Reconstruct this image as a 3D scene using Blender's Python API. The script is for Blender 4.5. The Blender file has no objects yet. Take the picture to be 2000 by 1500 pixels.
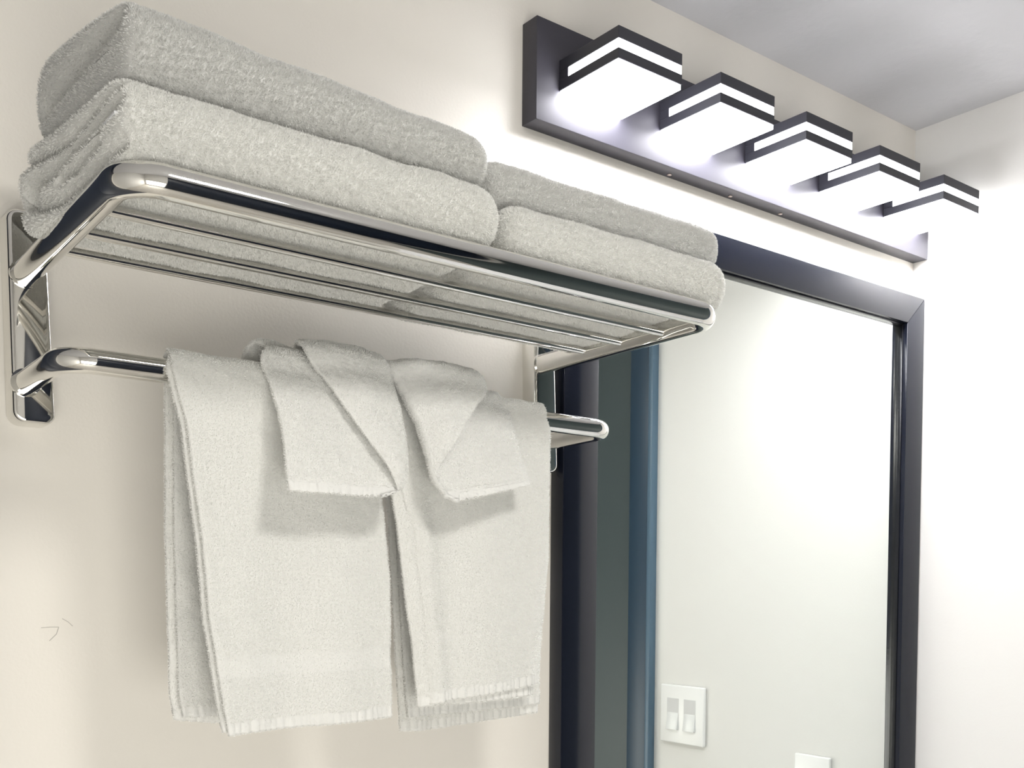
import bpy, bmesh, math
import numpy as np
from mathutils import Vector, Matrix

S = bpy.context.scene
C = S.collection
rng = np.random.default_rng(7)
PI = math.pi

# ------------------------------------------------------------------ camera
cd = bpy.data.cameras.new('camera')
cam = bpy.data.objects.new('camera', cd)
C.objects.link(cam)
S.camera = cam
FPX, PX, PY = 2046.45, 1027.66, 1210.13
cd.sensor_fit = 'HORIZONTAL'
cd.sensor_width = 36.0
cd.lens = FPX / 2000 * 36.0
cd.shift_x = -(PX - 1000) / 2000
cd.shift_y = (PY - 750) / 2000
cd.clip_start = 0.02
cr = Vector((0.78671819, -0.61725622, 0.00832228))
cu = Vector((0.01358936, 0.03079525, 0.99943333))
cf = Vector((0.61716272, 0.78615928, -0.0326153))
M = Matrix((cr, cu, -cf)).transposed().to_4x4()
M.translation = Vector((-0.2322, -1.0099, 1.3307))
cam.matrix_world = M

# ------------------------------------------------------------------ exposure, world, lights
S.view_settings.view_transform = 'Standard'
S.view_settings.look = 'None'
S.view_settings.gamma = 1
S.view_settings.use_curve_mapping = False
S.view_settings.exposure = 1.45
W = bpy.data.worlds.new('world')
S.world = W
W.use_nodes = True
W.node_tree.nodes['Background'].inputs[0].default_value = (0.8, 0.85, 1.0, 1)
W.node_tree.nodes['Background'].inputs[1].default_value = 0.05
DIFFUSER_STRENGTH = 16.0
CEILING_LAMP_STRENGTH = 20.0
FILL_POWER = 8.3
wl = bpy.data.lights.new('room_fill_light', 'AREA')  # added soft fill light from behind the camera
wl.shape = 'RECTANGLE'; wl.size = 1.26; wl.size_y = 0.86; wl.energy = FILL_POWER; wl.color = (1.0, 0.975, 0.92)
wo = bpy.data.objects.new('room_fill_light', wl)
C.objects.link(wo)
wo.location = (-0.37, -1.962, 0.60)
wo.rotation_euler = (math.radians(90), 0, 0)

# ------------------------------------------------------------------ materials
def mat(name, col, rough=0.5, metal=0.0, spec=0.5, emit=None, es=0.0, sheen=0.0, coat=0.0):
    m = bpy.data.materials.new(name)
    m.use_nodes = True
    b = m.node_tree.nodes['Principled BSDF']
    b.inputs['Base Color'].default_value = (*col, 1)
    b.inputs['Roughness'].default_value = rough
    b.inputs['Metallic'].default_value = metal
    b.inputs['Specular IOR Level'].default_value = spec
    b.inputs['Sheen Weight'].default_value = sheen
    b.inputs['Coat Weight'].default_value = coat
    if emit:
        b.inputs['Emission Color'].default_value = (*emit, 1)
        b.inputs['Emission Strength'].default_value = es
    return m

def noise_bump(m, scale, dist, detail=2.0, stretch=(1, 1, 1), colvar=None, strength=1.0):
    nt = m.node_tree
    b = nt.nodes['Principled BSDF']
    tc = nt.nodes.new('ShaderNodeTexCoord')
    mp = nt.nodes.new('ShaderNodeMapping')
    mp.inputs['Scale'].default_value = stretch
    n = nt.nodes.new('ShaderNodeTexNoise')
    n.inputs['Scale'].default_value = scale
    n.inputs['Detail'].default_value = detail
    bp = nt.nodes.new('ShaderNodeBump')
    bp.inputs['Distance'].default_value = dist
    bp.inputs['Strength'].default_value = strength
    nt.links.new(tc.outputs['Object'], mp.inputs[0])
    nt.links.new(mp.outputs[0], n.inputs['Vector'])
    nt.links.new(n.outputs[0], bp.inputs['Height'])
    nt.links.new(bp.outputs[0], b.inputs['Normal'])
    if colvar:
        r = nt.nodes.new('ShaderNodeValToRGB')
        r.color_ramp.elements[0].position = 0.3
        r.color_ramp.elements[1].position = 0.7
        r.color_ramp.elements[0].color = (*colvar[0], 1)
        r.color_ramp.elements[1].color = (*colvar[1], 1)
        nt.links.new(n.outputs[0], r.inputs[0])
        nt.links.new(r.outputs[0], b.inputs['Base Color'])
    return m

m_wall = noise_bump(mat('cream_wall_paint', (0.78, 0.75, 0.69), 0.55, spec=0.35), 300, 0.00014, 2.0)
m_rwall = noise_bump(mat('white_wall_paint', (0.77, 0.76, 0.735), 0.6, spec=0.3), 240, 0.00012, 2.0)
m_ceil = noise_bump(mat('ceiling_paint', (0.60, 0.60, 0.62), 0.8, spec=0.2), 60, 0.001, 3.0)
m_floor = noise_bump(mat('floor_tile', (0.6, 0.57, 0.52), 0.35), 8, 0.001, 3.0, colvar=((0.56, 0.53, 0.48), (0.68, 0.65, 0.60)))
m_chrome = mat('polished_steel', (0.80, 0.79, 0.76), 0.045, 1.0)
m_plate = mat('satin_black_metal', (0.035, 0.033, 0.045), 0.46, 0.0, 0.5)
m_house = mat('matt_black_metal', (0.03, 0.03, 0.04), 0.45, 0.0, 0.5)
m_diff = mat('opal_diffuser', (0.9, 0.9, 0.9), 0.4, emit=(0.97, 0.965, 1.0), es=DIFFUSER_STRENGTH)
m_slit = mat('opal_slit', (0.9, 0.9, 0.9), 0.4, emit=(0.97, 0.97, 1.0), es=DIFFUSER_STRENGTH * 0.3)
m_frame = noise_bump(mat('dark_stained_wood', (0.008, 0.010, 0.018), 0.16, 0.0, 0.4), 60, 0.00008, 4.0, (1, 1, 5))
m_fedge = mat('black_lacquer_edge', (0.006, 0.007, 0.01), 0.25)
m_mirror = mat('silvered_glass', (0.86, 0.89, 0.86), 0.0, 1.0)
m_door = noise_bump(mat('slate_door_paint', (0.055, 0.075, 0.08), 0.45), 30, 0.0004, 2.0)
m_casing = mat('blue_casing_paint', (0.022, 0.048, 0.080), 0.4)
m_casedge = mat('pale_blue_edge_paint', (0.08, 0.14, 0.20), 0.4)
m_navy = mat('navy_reflection_panel', (0.008, 0.014, 0.03), 0.4)  # for the added panels that darken chrome reflections
m_white = mat('white_plastic', (0.86, 0.86, 0.85), 0.3)
m_white2 = mat('white_plastic_rocker', (0.80, 0.81, 0.81), 0.25)
m_gap = mat('grey_gap', (0.66, 0.66, 0.66), 0.6)
m_screw = mat('screw_steel', (0.35, 0.30, 0.28), 0.35, 1.0)
m_lamp = mat('ceiling_lamp_glass', (0.9, 0.9, 0.9), 0.4, emit=(1.0, 0.97, 0.92), es=CEILING_LAMP_STRENGTH)
m_scuff = mat('pencil_grey', (0.52, 0.50, 0.46), 0.8)

def terry(name, col):
    m = mat(name, col, 0.9, 0.0, 0.1, sheen=0.25)
    nt = m.node_tree
    b = nt.nodes['Principled BSDF']
    b.inputs['Sheen Roughness'].default_value = 0.6
    tr = nt.nodes.new('ShaderNodeBsdfTranslucent'); tr.inputs[0].default_value = (*col, 1)
    mx = nt.nodes.new('ShaderNodeMixShader'); mx.inputs[0].default_value = 0.30
    nt.links.new(b.outputs[0], mx.inputs[1]); nt.links.new(tr.outputs[0], mx.inputs[2])
    nt.links.new(mx.outputs[0], nt.nodes['Material Output'].inputs['Surface'])
    return noise_bump(m, 500, 0.0005, 2.0)
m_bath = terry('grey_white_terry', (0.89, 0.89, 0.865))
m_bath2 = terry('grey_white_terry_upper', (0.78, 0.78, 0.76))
m_hand = terry('ivory_terry', (0.94, 0.94, 0.915))
m_wash = terry('white_terry', (0.93, 0.93, 0.91))
m_tag = mat('white_satin_tag', (0.85, 0.86, 0.88), 0.5)

# ------------------------------------------------------------------ object helpers
def thing(name, label, cat, loc=(0, 0, 0), group=None):
    o = bpy.data.objects.new(name, None)
    o.empty_display_size = 0.05
    o.location = loc
    C.objects.link(o)
    o['label'] = label
    o['category'] = cat
    if group: o['group'] = group
    return o

def tag(o, label, cat, group=None):
    o['label'] = label
    o['category'] = cat
    if group: o['group'] = group
    return o

def link(name, me, m, parent=None, smooth=None):
    me.materials.append(m)
    if smooth is not None:
        me.shade_smooth()
        me.set_sharp_from_angle(angle=math.radians(smooth))
    o = bpy.data.objects.new(name, me)
    C.objects.link(o)
    if parent is not None:
        o.parent = parent
        off = Vector((0, 0, 0))
        q = parent
        while q is not None:
            off += q.location
            q = q.parent
        me.transform(Matrix.Translation(-off))
    return o

def npmesh(name, V, F):
    """V (n,3); F list of arrays, each (k,3) or (k,4)"""
    me = bpy.data.meshes.new(name)
    V = np.asarray(V, np.float32)
    loops = np.concatenate([f.reshape(-1) for f in F]).astype(np.int32)
    sizes = np.concatenate([np.full(len(f), f.shape[1]) for f in F]).astype(np.int32)
    starts = np.concatenate([[0], np.cumsum(sizes)[:-1]]).astype(np.int32)
    me.vertices.add(len(V)); me.vertices.foreach_set('co', V.reshape(-1))
    me.loops.add(len(loops)); me.loops.foreach_set('vertex_index', loops)
    me.polygons.add(len(sizes)); me.polygons.foreach_set('loop_start', starts)
    me.update(calc_edges=True)
    me.validate()
    return me

def boxes(name, bl, m, parent=None, bevel=0.0, seg=3, smooth=35):
    """one mesh from a list of boxes ((x0,x1),(y0,y1),(z0,z1))"""
    bm = bmesh.new()
    for (x0, x1), (y0, y1), (z0, z1) in bl:
        r = bmesh.ops.create_cube(bm, size=1)
        vs = r['verts']
        for v in vs:
            v.co = Vector((x0 + (x1 - x0) * (v.co.x + .5), y0 + (y1 - y0) * (v.co.y + .5), z0 + (z1 - z0) * (v.co.z + .5)))
    if bevel > 0:
        bmesh.ops.bevel(bm, geom=bm.edges[:], offset=bevel, segments=seg, profile=0.5, affect='EDGES', clamp_overlap=True)
    bmesh.ops.recalc_face_normals(bm, faces=bm.faces[:])
    me = bpy.data.meshes.new(name)
    bm.to_mesh(me); bm.free()
    return link(name, me, m, parent, smooth if bevel > 0 else None)

def prism(name, poly, axis, a0, a1, m, parent=None, bevel=0.0, seg=3, smooth=35):
    """extrude a 2D polygon along an axis ('x','y','z')"""
    bm = bmesh.new()
    def mk(p, a):
        if axis == 'x': return Vector((a, p[0], p[1]))
        if axis == 'y': return Vector((p[0], a, p[1]))
        return Vector((p[0], p[1], a))
    A = [bm.verts.new(mk(p, a0)) for p in poly]
    B = [bm.verts.new(mk(p, a1)) for p in poly]
    bm.faces.new(A); bm.faces.new(B[::-1])
    n = len(poly)
    for i in range(n):
        bm.faces.new((A[i], B[i], B[(i + 1) % n], A[(i + 1) % n]))
    bmesh.ops.recalc_face_normals(bm, faces=bm.faces[:])
    if bevel > 0:
        bmesh.ops.bevel(bm, geom=bm.edges[:], offset=bevel, segments=seg, profile=0.5, affect='EDGES', clamp_overlap=True)
    me = bpy.data.meshes.new(name)
    bm.to_mesh(me); bm.free()
    return link(name, me, m, parent, smooth)

def tube(name, path, r, m, parent=None, n=32, ry=None, smooth=40):
    """round (or oval: r across, ry vertical) tube along a path"""
    P = np.array(path, float)
    T = np.gradient(P, axis=0)
    T /= np.linalg.norm(T, axis=1)[:, None]
    up = np.array([0, 0, 1.0])
    if abs(T[0] @ up) > 0.9: up = np.array([0, 1.0, 0])
    V = []
    for p, t in zip(P, T):
        a = np.cross(t, up); a /= np.linalg.norm(a)
        b = np.cross(a, t)
        for k in range(n):
            th = 2 * PI * k / n
            V.append(p + a * r * math.cos(th) + b * (ry or r) * math.sin(th))
    N = len(P)
    F = []
    for i in range(N - 1):
        for k in range(n):
            F.append((i * n + k, i * n + (k + 1) % n, (i + 1) * n + (k + 1) % n, (i + 1) * n + k))
    me = bpy.data.meshes.new(name)
    me.from_pydata([tuple(v) for v in V], [], F + [tuple(range(n))[::-1], tuple((N - 1) * n + k for k in range(n))])
    bm = bmesh.new(); bm.from_mesh(me)
    bmesh.ops.recalc_face_normals(bm, faces=bm.faces[:])
    bm.to_mesh(me); bm.free()
    return link(name, me, m, parent, smooth)

def rounded(path, R, n=14):
    """round the interior corners of a polyline"""
    P = [np.array(p, float) for p in path]
    out = [P[0]]
    for i in range(1, len(P) - 1):
        a = P[i - 1] - P[i]; b = P[i + 1] - P[i]
        a /= np.linalg.norm(a); b /= np.linalg.norm(b)
        ang = math.acos(max(-1, min(1, a @ b)))
        d = R / math.tan(ang / 2)
        c = P[i] + (a + b) / np.linalg.norm(a + b) * R / math.sin(ang / 2)
        s = P[i] + a * d - c; e = P[i] + b * d - c
        om = PI - ang
        for k in range(n + 1):
            t = k / n
            out.append(c + (math.sin((1 - t) * om) * s + math.sin(t * om) * e) / math.sin(om))
    out.append(P[-1])
    # densify straight runs
    D = [out[0]]
    for q in out[1:]:
        L = np.linalg.norm(q - D[-1])
        k = max(1, int(L / 0.02))
        p0 = D[-1]
        for j in range(1, k + 1): D.append(p0 + (q - p0) * j / k)
    return D

# ------------------------------------------------------------------ room shell
XR_, CZ = 1.388, 2.103
XL_, YB = -1.15, -1.95
def struct(o):
    o['kind'] = 'structure'
    return o
TH = 0.1
struct(boxes('floor', [((XL_ - TH, XR_ + TH), (YB - TH, TH), (-TH, 0))], m_floor))
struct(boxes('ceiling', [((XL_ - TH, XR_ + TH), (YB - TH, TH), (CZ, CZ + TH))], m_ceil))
wall_back = struct(boxes('wall_back', [((XL_ - TH, XR_ + TH), (0, TH), (0, CZ))], m_wall))
struct(boxes('wall_left', [((XL_ - TH, XL_), (YB, 0), (0, CZ))], m_rwall))
# right wall with the door opening
DY0, DY1, DZ = -1.90, -0.69, 2.0
struct(boxes('wall_right', [((XR_, XR_ + TH), (DY1, 0), (0, CZ)), ((XR_, XR_ + TH), (YB, DY0), (0, CZ)), ((XR_, XR_ + TH), (DY0, DY1), (DZ, CZ))], m_rwall))
# front wall (behind the camera): opening for an added fill light, plus an added dark panel
WX0, WX1, WZ0, WZ1 = -1.02, 0.28, 0.16, 1.04
struct(boxes('wall_front', [((XL_ - TH, WX0), (YB - TH, YB), (0, CZ)), ((WX1, XR_ + TH), (YB - TH, YB), (0, CZ)),
                            ((WX0, WX1), (YB - TH, YB), (WZ1, CZ)), ((WX0, WX1), (YB - TH, YB), (0, WZ0))], m_rwall))
w1 = struct(boxes('fill_panel', [((WX0, WX1), (YB - 0.05, YB - 0.03), (WZ0, WZ1))], m_white))  # made-up pane and frame around the added fill light
boxes('fill_panel_frame', [((WX0, WX1), (YB - 0.03, YB + 0.01), (WZ1 - 0.02, WZ1)), ((WX0, WX1), (YB - 0.03, YB + 0.01), (WZ0, WZ0 + 0.02)),
                       ((WX0, WX0 + 0.02), (YB - 0.03, YB + 0.01), (WZ0, WZ1)), ((WX1 - 0.02, WX1), (YB - 0.03, YB + 0.01), (WZ0, WZ1))], m_white, w1)
boxes('reflection_panel_front', [((0.31, 1.37), (YB, YB + 0.03), (0.01, 2.095))], m_navy, bevel=0.003, seg=2)['kind'] = 'structure'  # added unseen navy panel, gives the front rail its dark reflected band

# unseen navy panel and strip added left of the rack to darken chrome reflections
struct(boxes('reflection_panel_left', [((-0.95, -0.155), (-0.012, -0.0003), (0.01, 2.0))], m_navy, bevel=0.002, seg=2))
struct(boxes('reflection_strip_left', [((-0.155, -0.052), (-0.024, -0.0003), (0.0, 2.06)), ((-1.0, -0.155), (-0.024, -0.0003), (2.0, 2.06))], m_navy, bevel=0.002, seg=2))

# unseen counter added under the mirror to bounce light upwards
struct(boxes('bounce_counter', [((0.62, 1.386), (-0.48, -0.002), (0.80, 0.84)), ((0.66, 1.386), (-0.44, -0.01), (0.0, 0.80))], m_gap, bevel=0.004, seg=2))

# small pencil scuff on the back wall by the rack
def scuff(pts):
    V = []
    return tube('scratch', pts, 0.00035, m_scuff, wall_back, n=6)
scuff([(0.006, -0.0002, 1.289), (0.014, -0.0002, 1.2895), (0.021, -0.0002, 1.2893)])
scuff([(0.021, -0.0002, 1.2893), (0.019, -0.0002, 1.283), (0.013, -0.0002, 1.277)])
scuff([(0.024, -0.0002, 1.297), (0.029, -0.0002, 1.294), (0.033, -0.0002, 1.290)])
for hx, hz in ((1.139, 1.8337), (1.150, 1.8345)):
    boxes('nail_hole', [((hx, hx + 0.0014), (-0.0005, 0.0005), (hz, hz + 0.0014))], m_scuff, wall_back)
# door on the right wall (seen in the mirror)
struct(boxes('trim_1', [((XR_ - 0.016, XR_), (-0.690, -0.626), (0, 2.06)), ((XR_ - 0.016, XR_), (-1.90, -0.690), (2.0, 2.06))], m_casing, bevel=0.0015, seg=2))
struct(boxes('trim_2', [((XR_ - 0.019, XR_), (-0.632, -0.619), (0, 2.06))], m_casedge, bevel=0.002, seg=2))
dr = struct(boxes('door_1', [((XR_ + 0.004, XR_ + 0.04), (-1.895, -0.69), (0.005, 2.0))], m_door, bevel=0.001, seg=1))
tube('door_handle', rounded([(XR_ + 0.004, -1.82, 1.0), (XR_ - 0.045, -1.82, 1.0), (XR_ - 0.045, -1.71, 1.0)], 0.012), 0.008, m_chrome, dr)

# ------------------------------------------------------------------ ceiling lamp above the camera
cl = thing('ceiling_light', 'round flush white ceiling light in front of the towel rack', 'light', (0.33, -1.0, CZ))
def disc_prof(name, prof, m, parent, cx, cy, n=48):
    V = []; F = []
    for r, z in prof:
        for k in range(n):
            a = 2 * PI * k / n
            V.append((cx + r * math.cos(a), cy + r * math.sin(a), z))
    for i in range(len(prof) - 1):
        for k in range(n):
            F.append((i * n + k, i * n + (k + 1) % n, (i + 1) * n + (k + 1) % n, (i + 1) * n + k))
    F.append(tuple(range(n))); F.append(tuple((len(prof) - 1) * n + k for k in range(n))[::-1])
    me = bpy.data.meshes.new(name); me.from_pydata(V, [], F)
    bm = bmesh.new(); bm.from_mesh(me); bmesh.ops.recalc_face_normals(bm, faces=bm.faces[:]); bm.to_mesh(me); bm.free()
    return link(name, me, m, parent, 40)
disc_prof('lamp_base', [(0.135, CZ - 0.0005), (0.135, CZ - 0.02), (0.13, CZ - 0.022)], m_white, cl, 0.33, -1.0)
disc_prof('lamp_glass', [(0.122, CZ - 0.0225), (0.115, CZ - 0.035), (0.09, CZ - 0.045), (0.05, CZ - 0.05), (0.01, CZ - 0.051)], m_lamp, cl, 0.33, -1.0)

# ------------------------------------------------------------------ vanity light
FX_0, FX_1, FZ0, FZ1, FD = 0.5475, 1.3865, 1.881, 2.001, 0.028
vl = thing('vanity_light', 'long black bar light on the wall with five square glowing lamps', 'light', (0.967, 0, FZ0))
boxes('backplate', [((FX_0, FX_1), (-FD, -0.0003), (FZ0, FZ1))], m_plate, vl, bevel=0.0006, seg=2)
for x in (0.790, 0.912, 1.022):
    s = disc_prof('screw', [(0.0032, FZ0 + 0.0002), (0.0032, FZ0 - 0.0012), (0.0018, FZ0 - 0.0018)], m_screw, vl, x, -0.0095, 16)
mx0, mpch, mw = 0.5816, 0.16857, 0.1028
YBk, YFr = -0.0285, -0.132
ZT, ZC, ZS, ZB = 1.9587, 1.9449, 1.9344, 1.9223
m_adj = [0, 0.0015, 0.001, 0, -0.001]
for i in range(5):
    a = mx0 + i * mpch + m_adj[i]; b = a + mw
    h = boxes('light_module', [((a, b), (YFr, YBk), (ZC, ZT)), ((a, b), (YFr, YBk), (ZB, ZS)), ((a, b), (-0.0446, YBk), (ZS, ZC))], m_house, vl, bevel=0.0005, seg=1)
    g2 = boxes('light_slit', [((a + 0.0006, b - 0.0006), (YFr + 0.0006, -0.0446), (ZS, ZC))], m_slit, None, bevel=0.0003, seg=1)
    g2.parent = h
    g2.data.transform(Matrix.Translation(-vl.location))
    g = boxes('diffuser', [((a + 0.0012, b - 0.0012), (YFr + 0.0012, YBk - 0.0008), (1.9168, ZB))], m_diff, None, bevel=0.0003, seg=1)
    g.parent = h
    h_off = vl.location
    g.data.transform(Matrix.Translation(-h_off))
    g['label'] = 'glowing white opal diffuser'

# ------------------------------------------------------------------ mirror
mr = thing('wall_mirror', 'large wall mirror in a dark wooden frame below the vanity light', 'mirror', (0.99, 0, 1.0))
MX0, MX1, MZ0, MZ1, MF = 0.5975, 1.3862, 0.62, 1.816, -0.0245
IX0, IX1, IZ0, IZ1 = 0.6542, 1.3370, 0.667, 1.7695
def mitred(name, pts):
    prism(name, pts, 'y', MF, -0.0005, m_frame, mr, bevel=0.0012, seg=2)
mitred('frame_rail', [(MX0, MZ1), (MX1, MZ1), (IX1, IZ1), (IX0, IZ1)])
mitred('frame_rail', [(MX0, MZ0), (IX0, IZ0), (IX1, IZ0), (MX1, MZ0)])
mitred('frame_stile', [(MX0, MZ0), (MX0, MZ1), (IX0, IZ1), (IX0, IZ0)])
mitred('frame_stile', [(MX1, MZ0), (IX1, IZ0), (IX1, IZ1), (MX1, MZ1)])
ed = 0.003
boxes('inner_lip', [((IX0, IX0 + ed), (-0.017, -0.006), (IZ0, IZ1)), ((IX1 - ed, IX1), (-0.017, -0.006), (IZ0, IZ1)),
                    ((IX0 + ed, IX1 - ed), (-0.017, -0.006), (IZ1 - ed, IZ1)), ((IX0 + ed, IX1 - ed), (-0.017, -0.006), (IZ0, IZ0 + ed))], m_fedge, mr, bevel=0.0008, seg=2)
boxes('mirror_glass', [((IX0, IX1), (-0.010, -0.004), (IZ0, IZ1))], m_mirror, mr)

# ------------------------------------------------------------------ switch plates on the right wall
def rocker(parent, yc, zc, w, h, m):
    # one rocker: top pressed in, bottom standing out
    x = XR_ - 0.008
    prism('rocker', [(x - 0.0005, zc + h / 2), (x - 0.0015, zc), (x - 0.0065, zc - h / 2), (x + 0.003, zc - h / 2), (x + 0.003, zc + h / 2)],
          'y', yc - w / 2, yc + w / 2, m, parent, bevel=0.0006, seg=2)
sw = thing('light_switch', 'white double switch plate on the right wall, reflected in the mirror beside the dark door', 'switch', (XR_, -0.532, 1.06))
boxes('cover_plate', [((XR_ - 0.009, XR_ - 0.0003), (-0.594, -0.470), (1.000, 1.123))], m_white, sw, bevel=0.003, seg=3)
for yc in (-0.557, -0.509):
    boxes('rocker_frame', [((XR_ - 0.0094, XR_ - 0.006), (yc - 0.0165, yc + 0.0165), (1.028, 1.095))], m_gap, sw)
    rocker(sw, yc, 1.0615, 0.0315, 0.065, m_white2)
so = thing('wall_socket', 'smaller white wall plate reflected at the bottom edge of the mirror, right of the switch', 'socket', (XR_, -0.2, 0.96))
boxes('cover_plate', [((XR_ - 0.009, XR_ - 0.0003), (-0.242, -0.163), (0.900, 1.020))], m_white, so, bevel=0.003, seg=3)
boxes('socket_face', [((XR_ - 0.0105, XR_ - 0.006), (-0.219, -0.186), (0.927, 0.993))], m_white2, so, bevel=0.001, seg=2)

# ------------------------------------------------------------------ towel rack
rk = thing('towel_rack', 'chrome towel shelf with three rods and a lower towel bar on the wall', 'towel rack', (0.275, 0, 1.468))
AX0, AX1, AYF, AZ, AR = -0.011, 0.561, -0.3001, 1.5965, 0.0104
def bracket(x0, x1, z0, z1):
    # tapered plate, softened edges, slightly dished face
    bm = bmesh.new()
    tp = 0.0035
    c = [(x0, z1), (x1 - 0.008, z1), (x1, z0), (x0 + 0.0045, z0)]
    A = [bm.verts.new((p[0] - (0.0012 if k in (0, 3) else -0.0006), -0.0003, p[1] + (0.001 if k < 2 else -0.0005))) for k, p in enumerate(c)]
    B = [bm.verts.new((p[0], -0.0235, p[1])) for p in c]
    bm.faces.new(A); f = bm.faces.new(B[::-1])
    for i in range(4):
        bm.faces.new((A[i], A[(i + 1) % 4], B[(i + 1) % 4], B[i]))
    bmesh.ops.recalc_face_normals(bm, faces=bm.faces[:])
    ve = [e for e in bm.edges if abs(e.verts[0].co.y - e.verts[1].co.y) > 0.01]
    bmesh.ops.bevel(bm, geom=ve, offset=0.010, segments=7, profile=0.5, affect='EDGES')
    fe = [e for e in bm.edges if e.verts[0].co.y < -0.02 and e.verts[1].co.y < -0.02]
    bmesh.ops.bevel(bm, geom=fe, offset=0.0035, segments=4, profile=0.5, affect='EDGES')
    me = bpy.data.meshes.new('wall_bracket'); bm.to_mesh(me); bm.free()
    return link('wall_bracket', me, m_chrome, rk, 30)
bracket(-0.0245, 0.0145, 1.468, 1.6505)
bracket(0.5515, 0.5905, 1.468, 1.6505)
tube('shelf_frame', rounded([(AX0, -0.021, AZ - 0.001), (AX0, AYF, AZ + 0.002), (AX1, AYF, AZ + 0.002), (AX1, -0.021, AZ - 0.001)], 0.026), AR, m_chrome, rk, n=40, ry=0.0118)
tube('towel_bar', rounded([(AX0, -0.021, 1.502), (AX0, -0.1456, 1.504), (AX1, -0.1456, 1.504), (AX1, -0.021, 1.502)], 0.024), 0.0098, m_chrome, rk, n=40, ry=0.0102)
for y in (-0.2337, -0.1713, -0.1124):
    z = 1.5945 + 0.0133 * (y + 0.2)
    tube('shelf_rod', [(AX0 + t * (AX1 - AX0) / 30, y, z) for t in range(31)], 0.0040, m_chrome, rk, n=20)
for x in (AX0, AX1):
    for z in (AZ - 0.001, 1.502):
        tube('collar', [(x, -0.0225, z), (x, -0.026, z)], 0.0122, m_chrome, rk, n=36)

# ------------------------------------------------------------------ cloth helpers
def waves(V, freq, n=7, seed=0):
    """smooth pseudo-random field in [-1,1]"""
    g = np.random.default_rng(seed)
    out = np.zeros(len(V))
    for _ in range(n):
        d = g.normal(size=3); d /= np.linalg.norm(d)
        out += np.sin(V @ d * freq * (0.6 + 0.9 * g.random()) * 2 * PI + g.random() * 6.28)
    return out / n * 1.6

def quad_normals(V, Q):
    n = np.cross(V[Q[:, 2]] - V[Q[:, 0]], V[Q[:, 3]] - V[Q[:, 1]])
    A = np.linalg.norm(n, axis=1)
    return n / np.maximum(A, 1e-12)[:, None], A / 2

def vert_normals(V, Q):
    n = np.cross(V[Q[:, 2]] - V[Q[:, 0]], V[Q[:, 3]] - V[Q[:, 1]])
    N = np.zeros_like(V)
    for k in range(4): np.add.at(N, Q[:, k], n)
    return N / np.maximum(np.linalg.norm(N, axis=1), 1e-12)[:, None]

def fuzz(V, Q, Wt, dens, L, w, seed, clump=130, lean=0.7):
    """short pile: thin loops of yarn as tapering blades rooted in the surface"""
    g = np.random.default_rng(seed)
    n, A = quad_normals(V, Q)
    N = vert_normals(V, Q)
    ex = A * Wt * dens
    cnt = np.floor(ex + g.random(len(ex))).astype(int)
    idx = np.repeat(np.arange(len(Q)), cnt)
    if len(idx) == 0: return np.zeros((0, 3)), np.zeros((0, 3), int)
    u = g.random(len(idx))[:, None]; v = g.random(len(idx))[:, None]
    q = Q[idx]
    bl = lambda X: (X[q[:, 0]] * (1 - u) + X[q[:, 1]] * u) * (1 - v) + (X[q[:, 3]] * (1 - u) + X[q[:, 2]] * u) * v
    p = bl(V); nn = bl(N); nn /= np.maximum(np.linalg.norm(nn, axis=1), 1e-9)[:, None]
    field = np.stack([waves(p, clump, 5, seed + 11), waves(p, clump, 5, seed + 12), waves(p, clump, 5, seed + 13)], 1)
    t = field * 0.6 + g.normal(size=p.shape) * 0.5
    t -= (t * nn).sum(1)[:, None] * nn
    ln = L * (0.55 + 0.6 * g.random(len(p)))[:, None]
    d = nn + t * lean
    d /= np.linalg.norm(d, axis=1)[:, None]
    tip = p + d * ln
    b = np.cross(d, g.normal(size=p.shape)); b /= np.maximum(np.linalg.norm(b, axis=1), 1e-9)[:, None]
    b *= w / 2
    p = p - nn * L * 0.15
    mid1 = p + d * ln * 0.6 + b; mid0 = p + d * ln * 0.6 - b
    k = len(p)
    VV = np.concatenate([p, mid0, tip, mid1])
    F = np.stack([np.arange(k), np.arange(k) + k, np.arange(k) + 2 * k, np.arange(k) + 3 * k], 1)
    return VV, F

def cloth_object(name, sheets, m, dens, L, w, seed, parent=None, clump=130, lean=0.7):
    Vs, Qs, off = [], [], 0
    for V, Q, Wt in sheets:
        Vs.append(V); Qs.append(Q + off); off += len(V)
    nbase = sum(len(q) for q in Qs)
    for k, (V, Q, Wt) in enumerate(sheets):
        FV, FF = fuzz(V, Q, Wt, dens, L, w, seed + k * 31, clump, lean)
        Vs.append(FV); Qs.append(FF + off); off += len(FV)
    me = npmesh(name, np.concatenate(Vs), [np.concatenate(Qs)])
    sm = np.zeros(len(me.polygons), bool); sm[:nbase] = True
    me.polygons.foreach_set('use_smooth', sm)
    return link(name, me, m, parent)

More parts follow.
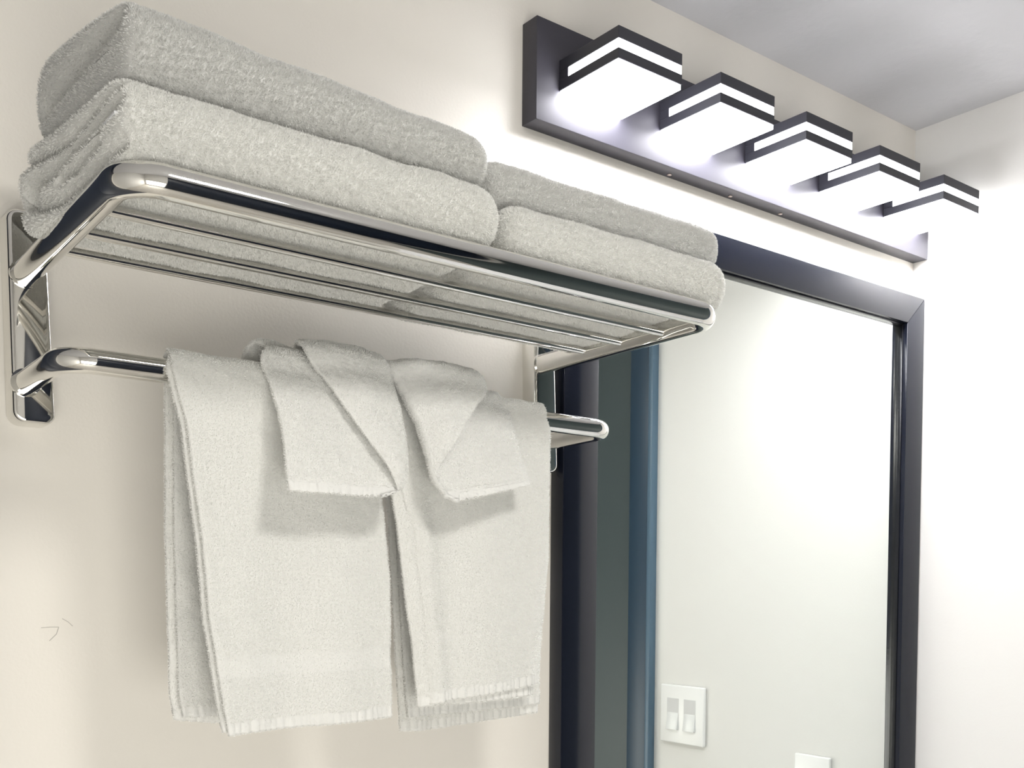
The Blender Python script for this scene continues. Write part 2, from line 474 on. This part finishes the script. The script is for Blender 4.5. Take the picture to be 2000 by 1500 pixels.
def sheet(P, th, wt=None):
    """P (nt,ns,3) mid surface -> closed thick sheet. wt (nt-1,ns-1) pile weight"""
    nt, ns, _ = P.shape
    du = np.gradient(P, axis=0); dv = np.gradient(P, axis=1)
    n = np.cross(dv, du); n /= np.maximum(np.linalg.norm(n, axis=2), 1e-9)[:, :, None]
    A = P + n * th / 2; B = P - n * th / 2
    V = np.concatenate([A.reshape(-1, 3), B.reshape(-1, 3)])
    i = np.arange(nt - 1)[:, None]; j = np.arange(ns - 1)[None, :]
    a = (i * ns + j).reshape(-1)
    o = nt * ns
    QA = np.stack([a, a + 1, a + 1 + ns, a + ns], 1)
    QB = np.stack([a + o, a + ns + o, a + 1 + ns + o, a + 1 + o], 1)
    E = []
    for k in range(ns - 1):
        E.append((k + 1, k, k + o, k + 1 + o))
        z = (nt - 1) * ns + k
        E.append((z, z + 1, z + 1 + o, z + o))
    for k in range(nt - 1):
        z = k * ns
        E.append((z, z + ns, z + ns + o, z + o))
        z = k * ns + ns - 1
        E.append((z + ns, z, z + o, z + ns + o))
    Q = np.concatenate([QA, QB, np.array(E)])
    if wt is None: wt = np.ones((nt - 1, ns - 1))
    w = np.concatenate([wt.reshape(-1), wt.reshape(-1), np.full(len(E), 1.0)])
    return V, Q, w

def tab(x, T):
    T = sorted(T)
    return np.interp(x, [a for a, b in T], [b for a, b in T])

def smooth_tab(x, T, k=0.006):
    return (tab(x - k, T) + tab(x, T) * 2 + tab(x + k, T)) / 4

# ------------------------------------------------------------------ folded bath towels on the shelf
def folded_towel(name, label, x0, x1, y0, y1, z0, z1, m, seed, creases, sag=0.0, skew=0.0, left_round=False,
                 rcap=0.024, ridge=0.0, taper=0.0, back_grow=0.0, L=0.0023, dens=2.0e6, p_sup=2.3, fat=0.0, rr=0.9):
    w, h = y1 - y0, z1 - z0
    zc = (z0 + z1) / 2
    r = h / 2 * rr
    # rounded rectangle profile
    N = 260
    segs = []
    def arc(cy, cz, a0, a1, n):
        for k in range(n):
            a = a0 + (a1 - a0) * k / n
            segs.append((cy + r * math.cos(a), cz + r * math.sin(a)))
    def line(p, q, n):
        for k in range(n): segs.append((p[0] + (q[0] - p[0]) * k / n, p[1] + (q[1] - p[1]) * k / n))
    line((y1 - r, z0), (y0 + r, z0), 150)
    arc(y0 + r, z0 + r, -PI / 2, -PI, 24)
    line((y0, z0 + r), (y0, z1 - r), 6)
    arc(y0 + r, z1 - r, PI, PI / 2, 24)
    line((y0 + r, z1), (y1 - r, z1), 150)
    arc(y1 - r, z1 - r, PI / 2, 0, 24)
    line((y1, z1 - r), (y1, z0 + r), 6)
    arc(y1 - r, z0 + r, 0, -PI / 2, 24)
    O = np.array(segs); N = len(O)
    Sg = np.stack([np.clip(O[:, 0], y0 + h * .5, y1 - h * .5), np.full(N, zc)], 1)
    rings = []
    def ring(k, x, extra=None):
        yz = Sg + (O - Sg) * k
        xs = np.full(N, x) if extra is None else x + extra(yz)
        return np.column_stack([xs, yz])
    def crease_x(yz, k):
        d = np.zeros(len(yz))
        for pl, sg, dep in creases:
            best = np.full(len(yz), 9.0)
            pl = [(y0 + a * w, z0 + b * h) for a, b in pl]
            for a, b in zip(pl[:-1], pl[1:]):
                a = np.array(a); b = np.array(b); ab = b - a
                t = np.clip(((yz - a) @ ab) / (ab @ ab), 0, 1)
                best = np.minimum(best, np.linalg.norm(yz - (a + t[:, None] * ab), axis=1))
            d = np.maximum(d, dep * np.exp(-(best / sg) ** 2))
        edge = 0.007 * (1 - np.sqrt(np.clip(1 - k ** 6, 0, 1)))
        return d * 0.85 * (1 - 0.6 * k ** 10) + edge - 0.003
    if left_round:
        for s in np.linspace(0, 1, 16)[:-1]:
            ss = 1 - s
            k = (1 - ss ** p_sup) ** (1 / p_sup) if ss < 1 else 0.001
            rings.append(ring(max(k, 0.02), x0 + rcap * s))
        xs_start = x0 + rcap
    else:
        for k in np.linspace(0.02, 1, 46):
            rings.append(ring(k, x0, lambda yz, k=k: crease_x(yz, k)))
        xs_start = x0 + 0.008
    nb = int((x1 - rcap - xs_start) / 0.0028)
    for x in np.linspace(xs_start, x1 - rcap, nb): rings.append(ring(1, x))
    for s in np.linspace(0, 1, 18)[1:]:
        k = max(0.02, (1 - s ** p_sup) ** (1 / p_sup))
        rings.append(ring(k, x1 - rcap + rcap * s))
    R = np.stack(rings)
    nr = len(R)
    V = R.reshape(-1, 3)
    i = np.arange(nr - 1)[:, None]; j = np.arange(N)[None, :]
    a = (i * N + j).reshape(-1); b = (i * N + (j + 1) % N).reshape(-1)
    Q = np.stack([a, a + N, b + N, b], 1)
    # close the end slits (medial segment) with strips
    caps = []
    for base in (0, (nr - 1) * N):
        for k in range(N // 2):
            q = (base + k, base + (k + 1) % N, base + (N - 2 - k) % N, base + (N - 1 - k) % N)
            if len(set(q)) == 4: caps.append(q if base == 0 else q[::-1])
    # orient outward
    V = V.copy()
    t = (V[:, 1] - y0) / w
    u = (V[:, 0] - x0) / (x1 - x0)
    V[:, 2] += (V[:, 2] - z0) * fat * np.clip(t, 0, 1)
    V[:, 2] -= sag * np.clip(t * 1.6, 0, 1)
    V[:, 0] += skew * t * np.clip(1 - u * 1.4, 0, 1)
    V[:, 1] += back_grow * np.clip(t, 0, 1) * u
    V[:, 2] += (V[:, 2] - z0) * taper * u
    V[:, 2] += ridge * np.sin(u * PI) * (V[:, 2] - z0) / h
    Qa = Q
    n = vert_normals(V, Qa)
    ctr = np.array([(x0 + x1) / 2, (y0 + y1) / 2, zc])
    if ((V - ctr) * n).sum() < 0:
        Qa = Q[:, ::-1].copy(); n = -n
    Wq = np.where(np.arange(len(Qa)) < 43 * N, 0.22, 1.0) if not left_round else np.ones(len(Qa))
    V = V + n * np.where(V[:, 0] < x0 + 0.006, 0.35, 1.0)[:, None] * (0.0011 * waves(V, 16, 7, seed) + 0.0003 * waves(V, 60, 7, seed + 1) + 0.0005 * waves(V * np.array([0.3, 1, 1]), 240, 9, seed + 2))[:, None]
    o = cloth_object(name, [(V, Qa, Wq)], m, dens, L, 0.0008, seed)
    return tag(o, label, 'towel', 'folded bath towels on the shelf')

cr_up = [([(0.15, 0.82), (0.36, 0.70), (0.60, 0.56), (0.90, 0.42)], 0.0085, 0.014), ([(0.20, 0.80), (0.36, 0.70), (0.60, 0.56), (0.84, 0.42)], 0.0030, 0.022), ([(0.36, 0.70), (0.70, 0.52)], 0.0055, 0.009)]
cr_low = [([(0.06, 0.90), (0.5, 0.74), (0.95, 0.84)], 0.005, 0.008), ([(0.06, 0.70), (0.45, 0.60), (0.84, 0.50)], 0.006, 0.009), ([(0.05, 0.20), (0.3, 0.14), (0.6, 0.15), (0.97, 0.40)], 0.0055, 0.009),
          ([(0.06, 0.90), (0.25, 0.84), (0.5, 0.74), (0.72, 0.80), (0.95, 0.84)], 0.0022, 0.020),
          ([(0.06, 0.72), (0.22, 0.62), (0.45, 0.60), (0.62, 0.50), (0.84, 0.50)], 0.0030, 0.018),
          ([(0.80, 0.52), (0.90, 0.44), (0.92, 0.40)], 0.0075, 0.022),
          ([(0.20, 0.40), (0.40, 0.34), (0.58, 0.36)], 0.0036, 0.016),
          ([(0.05, 0.20), (0.3, 0.14), (0.6, 0.15), (0.82, 0.22), (0.97, 0.40)], 0.0024, 0.018)]
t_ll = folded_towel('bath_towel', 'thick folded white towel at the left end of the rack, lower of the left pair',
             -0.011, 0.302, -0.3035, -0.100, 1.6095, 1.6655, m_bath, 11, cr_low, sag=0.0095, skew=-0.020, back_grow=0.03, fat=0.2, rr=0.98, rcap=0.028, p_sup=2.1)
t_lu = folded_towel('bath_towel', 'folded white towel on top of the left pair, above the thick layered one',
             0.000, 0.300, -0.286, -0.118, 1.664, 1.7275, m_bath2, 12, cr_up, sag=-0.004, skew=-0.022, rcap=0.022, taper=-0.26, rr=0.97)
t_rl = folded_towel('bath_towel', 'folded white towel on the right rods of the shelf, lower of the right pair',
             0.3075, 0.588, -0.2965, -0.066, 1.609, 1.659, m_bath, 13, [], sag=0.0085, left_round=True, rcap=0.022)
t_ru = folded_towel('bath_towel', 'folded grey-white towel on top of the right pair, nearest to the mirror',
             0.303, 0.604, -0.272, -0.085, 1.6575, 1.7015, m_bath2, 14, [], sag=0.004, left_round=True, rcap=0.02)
# the small satin tag between the layers of the lower left towel
boxes('care_label', [((-0.0165, -0.006), (-0.294, -0.268), (1.6375, 1.6395))], m_tag, t_ll, bevel=0.0004, seg=1)

# ------------------------------------------------------------------ hanging hand towels
BY, BZ = -0.1456, 1.504
def drape(R, XLf, XRf, zbf, yf, XLb, XRb, zbb, yb, ns=90, wave=None, nf=150, nb=110):
    """rows from the front hem, over the bar, to the back hem"""
    s = np.linspace(0, 1, ns)
    rows = []; meta = []
    for t in np.linspace(0, 1, nf):
        zb = tab(s, zbf)
        z = zb + (BZ - zb) * t
        xl = smooth_tab(z, XLf); xr = smooth_tab(z, XRf)
        X = xl + (xr - xl) * s
        d = BZ - z
        y = BY - R - (yf) * np.clip(d / 0.3, 0, 1) ** 0.8
        if wave is not None: y = y - wave(X, s, d)
        rows.append(np.column_stack([X, y, z])); meta.append((0, z - zb))
    xl0, xr0 = tab(BZ, XLf), tab(BZ, XRf); xl1, xr1 = tab(BZ, XLb), tab(BZ, XRb)
    for a in np.linspace(0, PI, 20)[1:-1]:
        k = a / PI
        X = (xl0 + (xr0 - xl0) * s) * (1 - k) + (xl1 + (xr1 - xl1) * s) * k
        rows.append(np.column_stack([X, np.full(ns, BY - R * math.cos(a)), np.full(ns, BZ + R * math.sin(a))])); meta.append((1, np.full(ns, 1.0)))
    for t in np.linspace(0, 1, nb):
        zb = tab(s, zbb)
        z = BZ + (zb - BZ) * t
        xl = smooth_tab(z, XLb); xr = smooth_tab(z, XRb)
        X = xl + (xr - xl) * s
        d = BZ - z
        y = BY + R + yb * np.clip(d / 0.3, 0, 1)
        rows.append(np.column_stack([X, y, z])); meta.append((2, z - zb))
    P = np.stack(rows)
    hz = np.stack([m_[1] for m_ in meta])
    return P, hz

def hem_and_band(P, hz, hem=0.010, band=None, rib=0.0011, freq=900, seed=0):
    """ribbed hem relief and pile weights"""
    du = np.gradient(P, axis=0); dv = np.gradient(P, axis=1)
    n = np.cross(dv, du); n /= np.maximum(np.linalg.norm(n, axis=2), 1e-9)[:, :, None]
    h = np.where(hz < hem, rib * np.sin(P[:, :, 0] * freq + 2 * np.sin(P[:, :, 0] * 170)), 0.0)
    h = h + np.where(np.abs(hz - hem) < 0.0012, -0.0006, 0)
    if band: h = h + np.where((hz > band[0]) & (hz < band[1]), -0.0007, 0.0)
    P2 = P + n * h[:, :, None]
    wt = np.ones(P.shape[:2])
    wt[hz < hem] = 0.03
    if band: wt[(hz > band[0]) & (hz < band[1])] = 0.4
    return P2, wt[:-1, :-1]

def rough(P, seed, amp=1.0):
    V = P.reshape(-1, 3)
    du = np.gradient(P, axis=0); dv = np.gradient(P, axis=1)
    n = np.cross(dv, du); n /= np.maximum(np.linalg.norm(n, axis=2), 1e-9)[:, :, None]
    h = (0.0006 * waves(V, 30, 7, seed) + 0.0003 * waves(V, 90, 7, seed + 1) + 0.00022 * waves(V * np.array([0.3, 1, 1]), 260, 9, seed + 3)) * amp
    return P + n * h.reshape(P.shape[:2])[:, :, None]

def make_hand(name, label, specs, seed):
    sh = []
    for k, (P, hz, band, th) in enumerate(specs):
        P, wt = hem_and_band(rough(P, seed + k), hz, band=band)
        sh.append(sheet(P, th, wt))
    o = cloth_object(name, sh, m_hand, 1.5e6, 0.0014, 0.0006, seed, clump=220, lean=0.8)
    return tag(o, label, 'towel', 'hand towels on the bar')

# left hand towel
LFL = [(1.51, .0666), (1.490, .0711), (1.460, .079), (1.411, .084), (1.362, .0903), (1.299, .095), (1.274, .0993), (1.226, .1058), (1.204, .1107)]
LFR = [(1.519, .2545), (1.414, .2609), (1.374, .2654), (1.3375, .270), (1.201, .2723)]
LBL = [(1.51, .0700), (1.496, .0734), (1.372, .0739), (1.326, .0755), (1.234, .0783), (1.2145, .0826)]
LBR = [(1.52, .2545), (1.2, .268)]
wv = lambda X, s, d: 0.0035 * np.sin(X * 62 + 0.6) * np.clip(d / 0.25, 0, 1) + 0.004 * np.exp(-(s / 0.06) ** 2) * np.clip(d / .1, 0, 1)
P1, h1 = drape(0.0158, LFL, LFR, [(0, 1.2035), (0.25, 1.2045), (1, 1.2065)], 0.006, LBL, LBR, [(0, 1.2136), (0.2, 1.2085), (1, 1.206)], 0.006, wave=wv)
LFL2 = [(z, x - 0.0035) for z, x in LFL]
LBL2 = [(z, x - 0.002 + 0.004 * math.sin(z * 40)) for z, x in LBL]
P2, h2 = drape(0.0112 + 0.0012, LFL2, [(z, x - 0.004) for z, x in LFR], [(0, 1.206), (1, 1.209)], 0.005, [(z, x + 0.006) for z, x in LBL], LBR, [(0, 1.216), (1, 1.210)], 0.004, wave=wv)
make_hand('hand_towel', 'white hand towel hanging over the bar on the left, farther from the mirror',
          [(P1, h1, (0.045, 0.066), 0.0034), (P2, h2, None, 0.0030)], 21)

# right hand towel
RFL_o = [(1.52, .2695), (1.47, .273), (1.42, .281), (1.37, .2955), (1.30, .303), (1.25, .309), (1.216, .3129)]
RFL_i = [(1.52, .2664), (1.415, .2724), (1.388, .2775), (1.307, .2896), (1.276, .296), (1.234, .3008), (1.214, .3032)]
RFR = [(1.53, .446), (1.512, .4521), (1.492, .463), (1.381, .466), (1.351, .4642), (1.294, .458), (1.235, .4525)]
RBL = [(1.52, .2700), (1.40, .2894), (1.338, .2931), (1.253, .2999), (1.187, .306)]
RBR = [(1.52, .462), (1.494, .470), (1.208, .4763)]
wv2 = lambda X, s, d: (0.007 * np.exp(-((s - 0.08) / 0.07) ** 2) + 0.004 * np.sin(X * 48 + 2.2) - 0.006 * np.clip((s - .9) / .1, 0, 1)) * np.clip(d / 0.12, 0, 1)
P3, h3 = drape(0.0158, RFL_o, RFR, [(0, 1.2160), (0.15, 1.2185), (1, 1.2285)], 0.006, RBL, RBR, [(0, 1.1867), (0.12, 1.1853), (1, 1.193)], 0.004, wave=wv2)
P4, h4 = drape(0.0112 + 0.0012, RFL_i, [(z, x - 0.003) for z, x in RFR], [(0, 1.2139), (1, 1.2165)], 0.005, [(z, x + .006) for z, x in RBL], RBR, [(0, 1.200), (1, 1.203)], 0.003, wave=wv2)
make_hand('hand_towel', 'white hand towel hanging over the bar on the right, nearest to the mirror',
          [(P3, h3, (0.058, 0.062), 0.0034), (P4, h4, None, 0.0030)], 41)

# ------------------------------------------------------------------ washcloths folded over the hand towels
def catmull(T, n):
    T = np.array(T, float)
    m_ = len(T)
    out = []
    for q in np.linspace(0, m_ - 1, n):
        i = min(int(q), m_ - 2); f = q - i
        p0, p1, p2, p3 = T[max(i - 1, 0)], T[i], T[i + 1], T[min(i + 2, m_ - 1)]
        out.append(0.5 * ((2 * p1) + (-p0 + p2) * f + (2 * p0 - 5 * p1 + 4 * p2 - p3) * f * f + (-p0 + 3 * p1 - 3 * p2 + p3) * f ** 3))
    return np.array(out)

def washcloth(name, label, rows, flare, gap, seed, nt=190, n1=70, n2=60, zfun=None, back_bump=None, hem_frac=0.05, tuck=None):
    """rows: (y, z, x_free, x_fold, x_flap); one layer from the free edge to the fold, the second back over it to the flap edge"""
    T = catmull(rows, nt)
    yz = T[:, :2]
    tg = np.gradient(yz, axis=0); tg /= np.linalg.norm(tg, axis=1)[:, None]
    nrm = np.column_stack([-tg[:, 1], tg[:, 0]])    # outward: front for the front rows
    out = []; dist = []
    L = np.concatenate([[0], np.cumsum(np.linalg.norm(np.diff(yz, axis=0), axis=1))])
    narc = 10
    for i in range(nt):
        xf, xo, xp = T[i, 2], T[i, 3], T[i, 4]
        sgn = 1 if xo > xf else -1
        g = gap[0] + (gap[1] - gap[0]) * i / nt if isinstance(gap, tuple) else gap
        wflap = abs(xp - xo)
        g = min(g, 0.002 + wflap * 0.35)
        r = g / 2
        X = list(np.linspace(xf, xo - sgn * r, n1)); O = [0.0] * n1
        for a in np.linspace(-PI / 2, PI / 2, narc + 2)[1:-1]:
            X.append(xo - sgn * r + sgn * r * math.cos(a)); O.append(r + r * math.sin(a))
        for k, x in enumerate(np.linspace(xo - sgn * r, xp, n2)):
            f = k / (n2 - 1)
            X.append(x); O.append(g + (0.004 * math.sin(f * PI) + flare * f) * min(1, wflap / 0.04))
        X = np.array(X); O = np.array(O)
        y = yz[i, 0] + nrm[i, 0] * O; z = yz[i, 1] + nrm[i, 1] * O
        out.append(np.column_stack([X, y, z])); dist.append(np.full(len(X), L[i]))
    P = np.stack(out); hz = np.stack(dist)
    if zfun is not None: P = zfun(P, hz)
    P = rough(P, seed, 1.6)
    P, wt = hem_and_band(P, hz, hem=0.009, rib=0.0005, freq=1000)
    return P, wt

# left washcloth: free edge on the left, folded at the right, flap edge running down diagonally
rowsL = [(-0.205, 1.4075, .1500, .236, .2355), (-0.204, 1.4130, .1490, .252, .2515), (-0.2015, 1.423, .1492, .2605, .2475), (-0.196, 1.440, .1500, .2635, .2375), (-0.191, 1.455, .1505, .2662, .2265),
         (-0.183, 1.478, .1490, .2665, .2115), (-0.174, 1.50, .1465, .2655, .1985), (-0.167, 1.515, .1430, .2650, .1880), (-0.1625, 1.525, .1445, .2645, .1830),
         (-0.155, 1.5325, .1520, .2645, .1830), (-0.1456, 1.5355, .1560, .2660, .186), (-0.135, 1.537, .1500, .2690, .190), (-0.124, 1.530, .1440, .270, .195), (-0.1165, 1.510, .142, .270, .20), (-0.113, 1.48, .144, .268, .21), (-0.112, 1.45, .146, .266, .22)]
def zL(P, hz):
    X, Y, Z = P[..., 0], P[..., 1], P[..., 2]
    back = np.exp(-((Y + 0.132) / 0.009) ** 2) * np.clip((Z - 1.515) / 0.015, 0, 1)
    P[..., 2] = Z + back * (0.0075 * np.exp(-((X - .165) / .020) ** 2) + 0.0035 * np.exp(-((X - .268) / .006) ** 2))
    return P
PL, wL = washcloth('x', '', rowsL, 0.0, 0.0085, 61, zfun=zL)
o = cloth_object('washcloth', [sheet(PL, 0.0030, wL)], m_wash, 1.5e6, 0.0015, 0.0006, 61, clump=200, lean=0.8)
tag(o, 'small white washcloth draped over the left hand towel with one side folded across', 'washcloth', 'washcloths over the hand towels')

# right washcloth: fold at the left, pointed flap in front, free edge on the right
rowsR = [(-0.200, 1.4095, .412, .320, .3205), (-0.199, 1.4150, .4118, .3085, .309), (-0.1975, 1.424, .4115, .3015, .302), (-0.195, 1.4327, .411, .2960, .2975), (-0.190, 1.449, .4095, .2920, .3085), (-0.185, 1.467, .4080, .2875, .3230),
         (-0.178, 1.487, .4070, .2825, .3410), (-0.171, 1.503, .4068, .2775, .3560), (-0.165, 1.516, .4060, .2725, .3670), (-0.1585, 1.5250, .4050, .2695, .3690), (-0.1480, 1.5290, .404, .2700, .368), (-0.137, 1.528, .403, .272, .365), (-0.1270, 1.519, .402, .276, .36), (-0.1215, 1.495, .400, .28, .35), (-0.119, 1.46, .398, .285, .34)]
def zR(P, hz):
    X = P[..., 0]
    f = np.clip(1 - hz / 0.05, 0, 1)
    P[..., 2] += np.clip(X - 0.325, -0.02, 1) * 0.235 * f
    # the bar top reads slightly lower towards the right
    top = np.clip((P[..., 2] - 1.50) / 0.02, 0, 1)
    P[..., 2] -= top * np.clip(X - 0.30, 0, 1) * 0.05
    # the rear flap rides down onto the towel to the right
    P[..., 1] += np.where(P[..., 1] < -0.15, np.clip(X - 0.37, 0, 1) * 0.18, 0)
    return P
PR_, wR = washcloth('x', '', rowsR, 0.008, 0.009, 71, zfun=zR)
o = cloth_object('washcloth', [sheet(PR_[::-1], 0.0030, wR[::-1])], m_wash, 1.5e6, 0.0015, 0.0006, 71, clump=200, lean=0.8)
tag(o, 'small white washcloth draped over the right hand towel with a pointed flap in front', 'washcloth', 'washcloths over the hand towels')
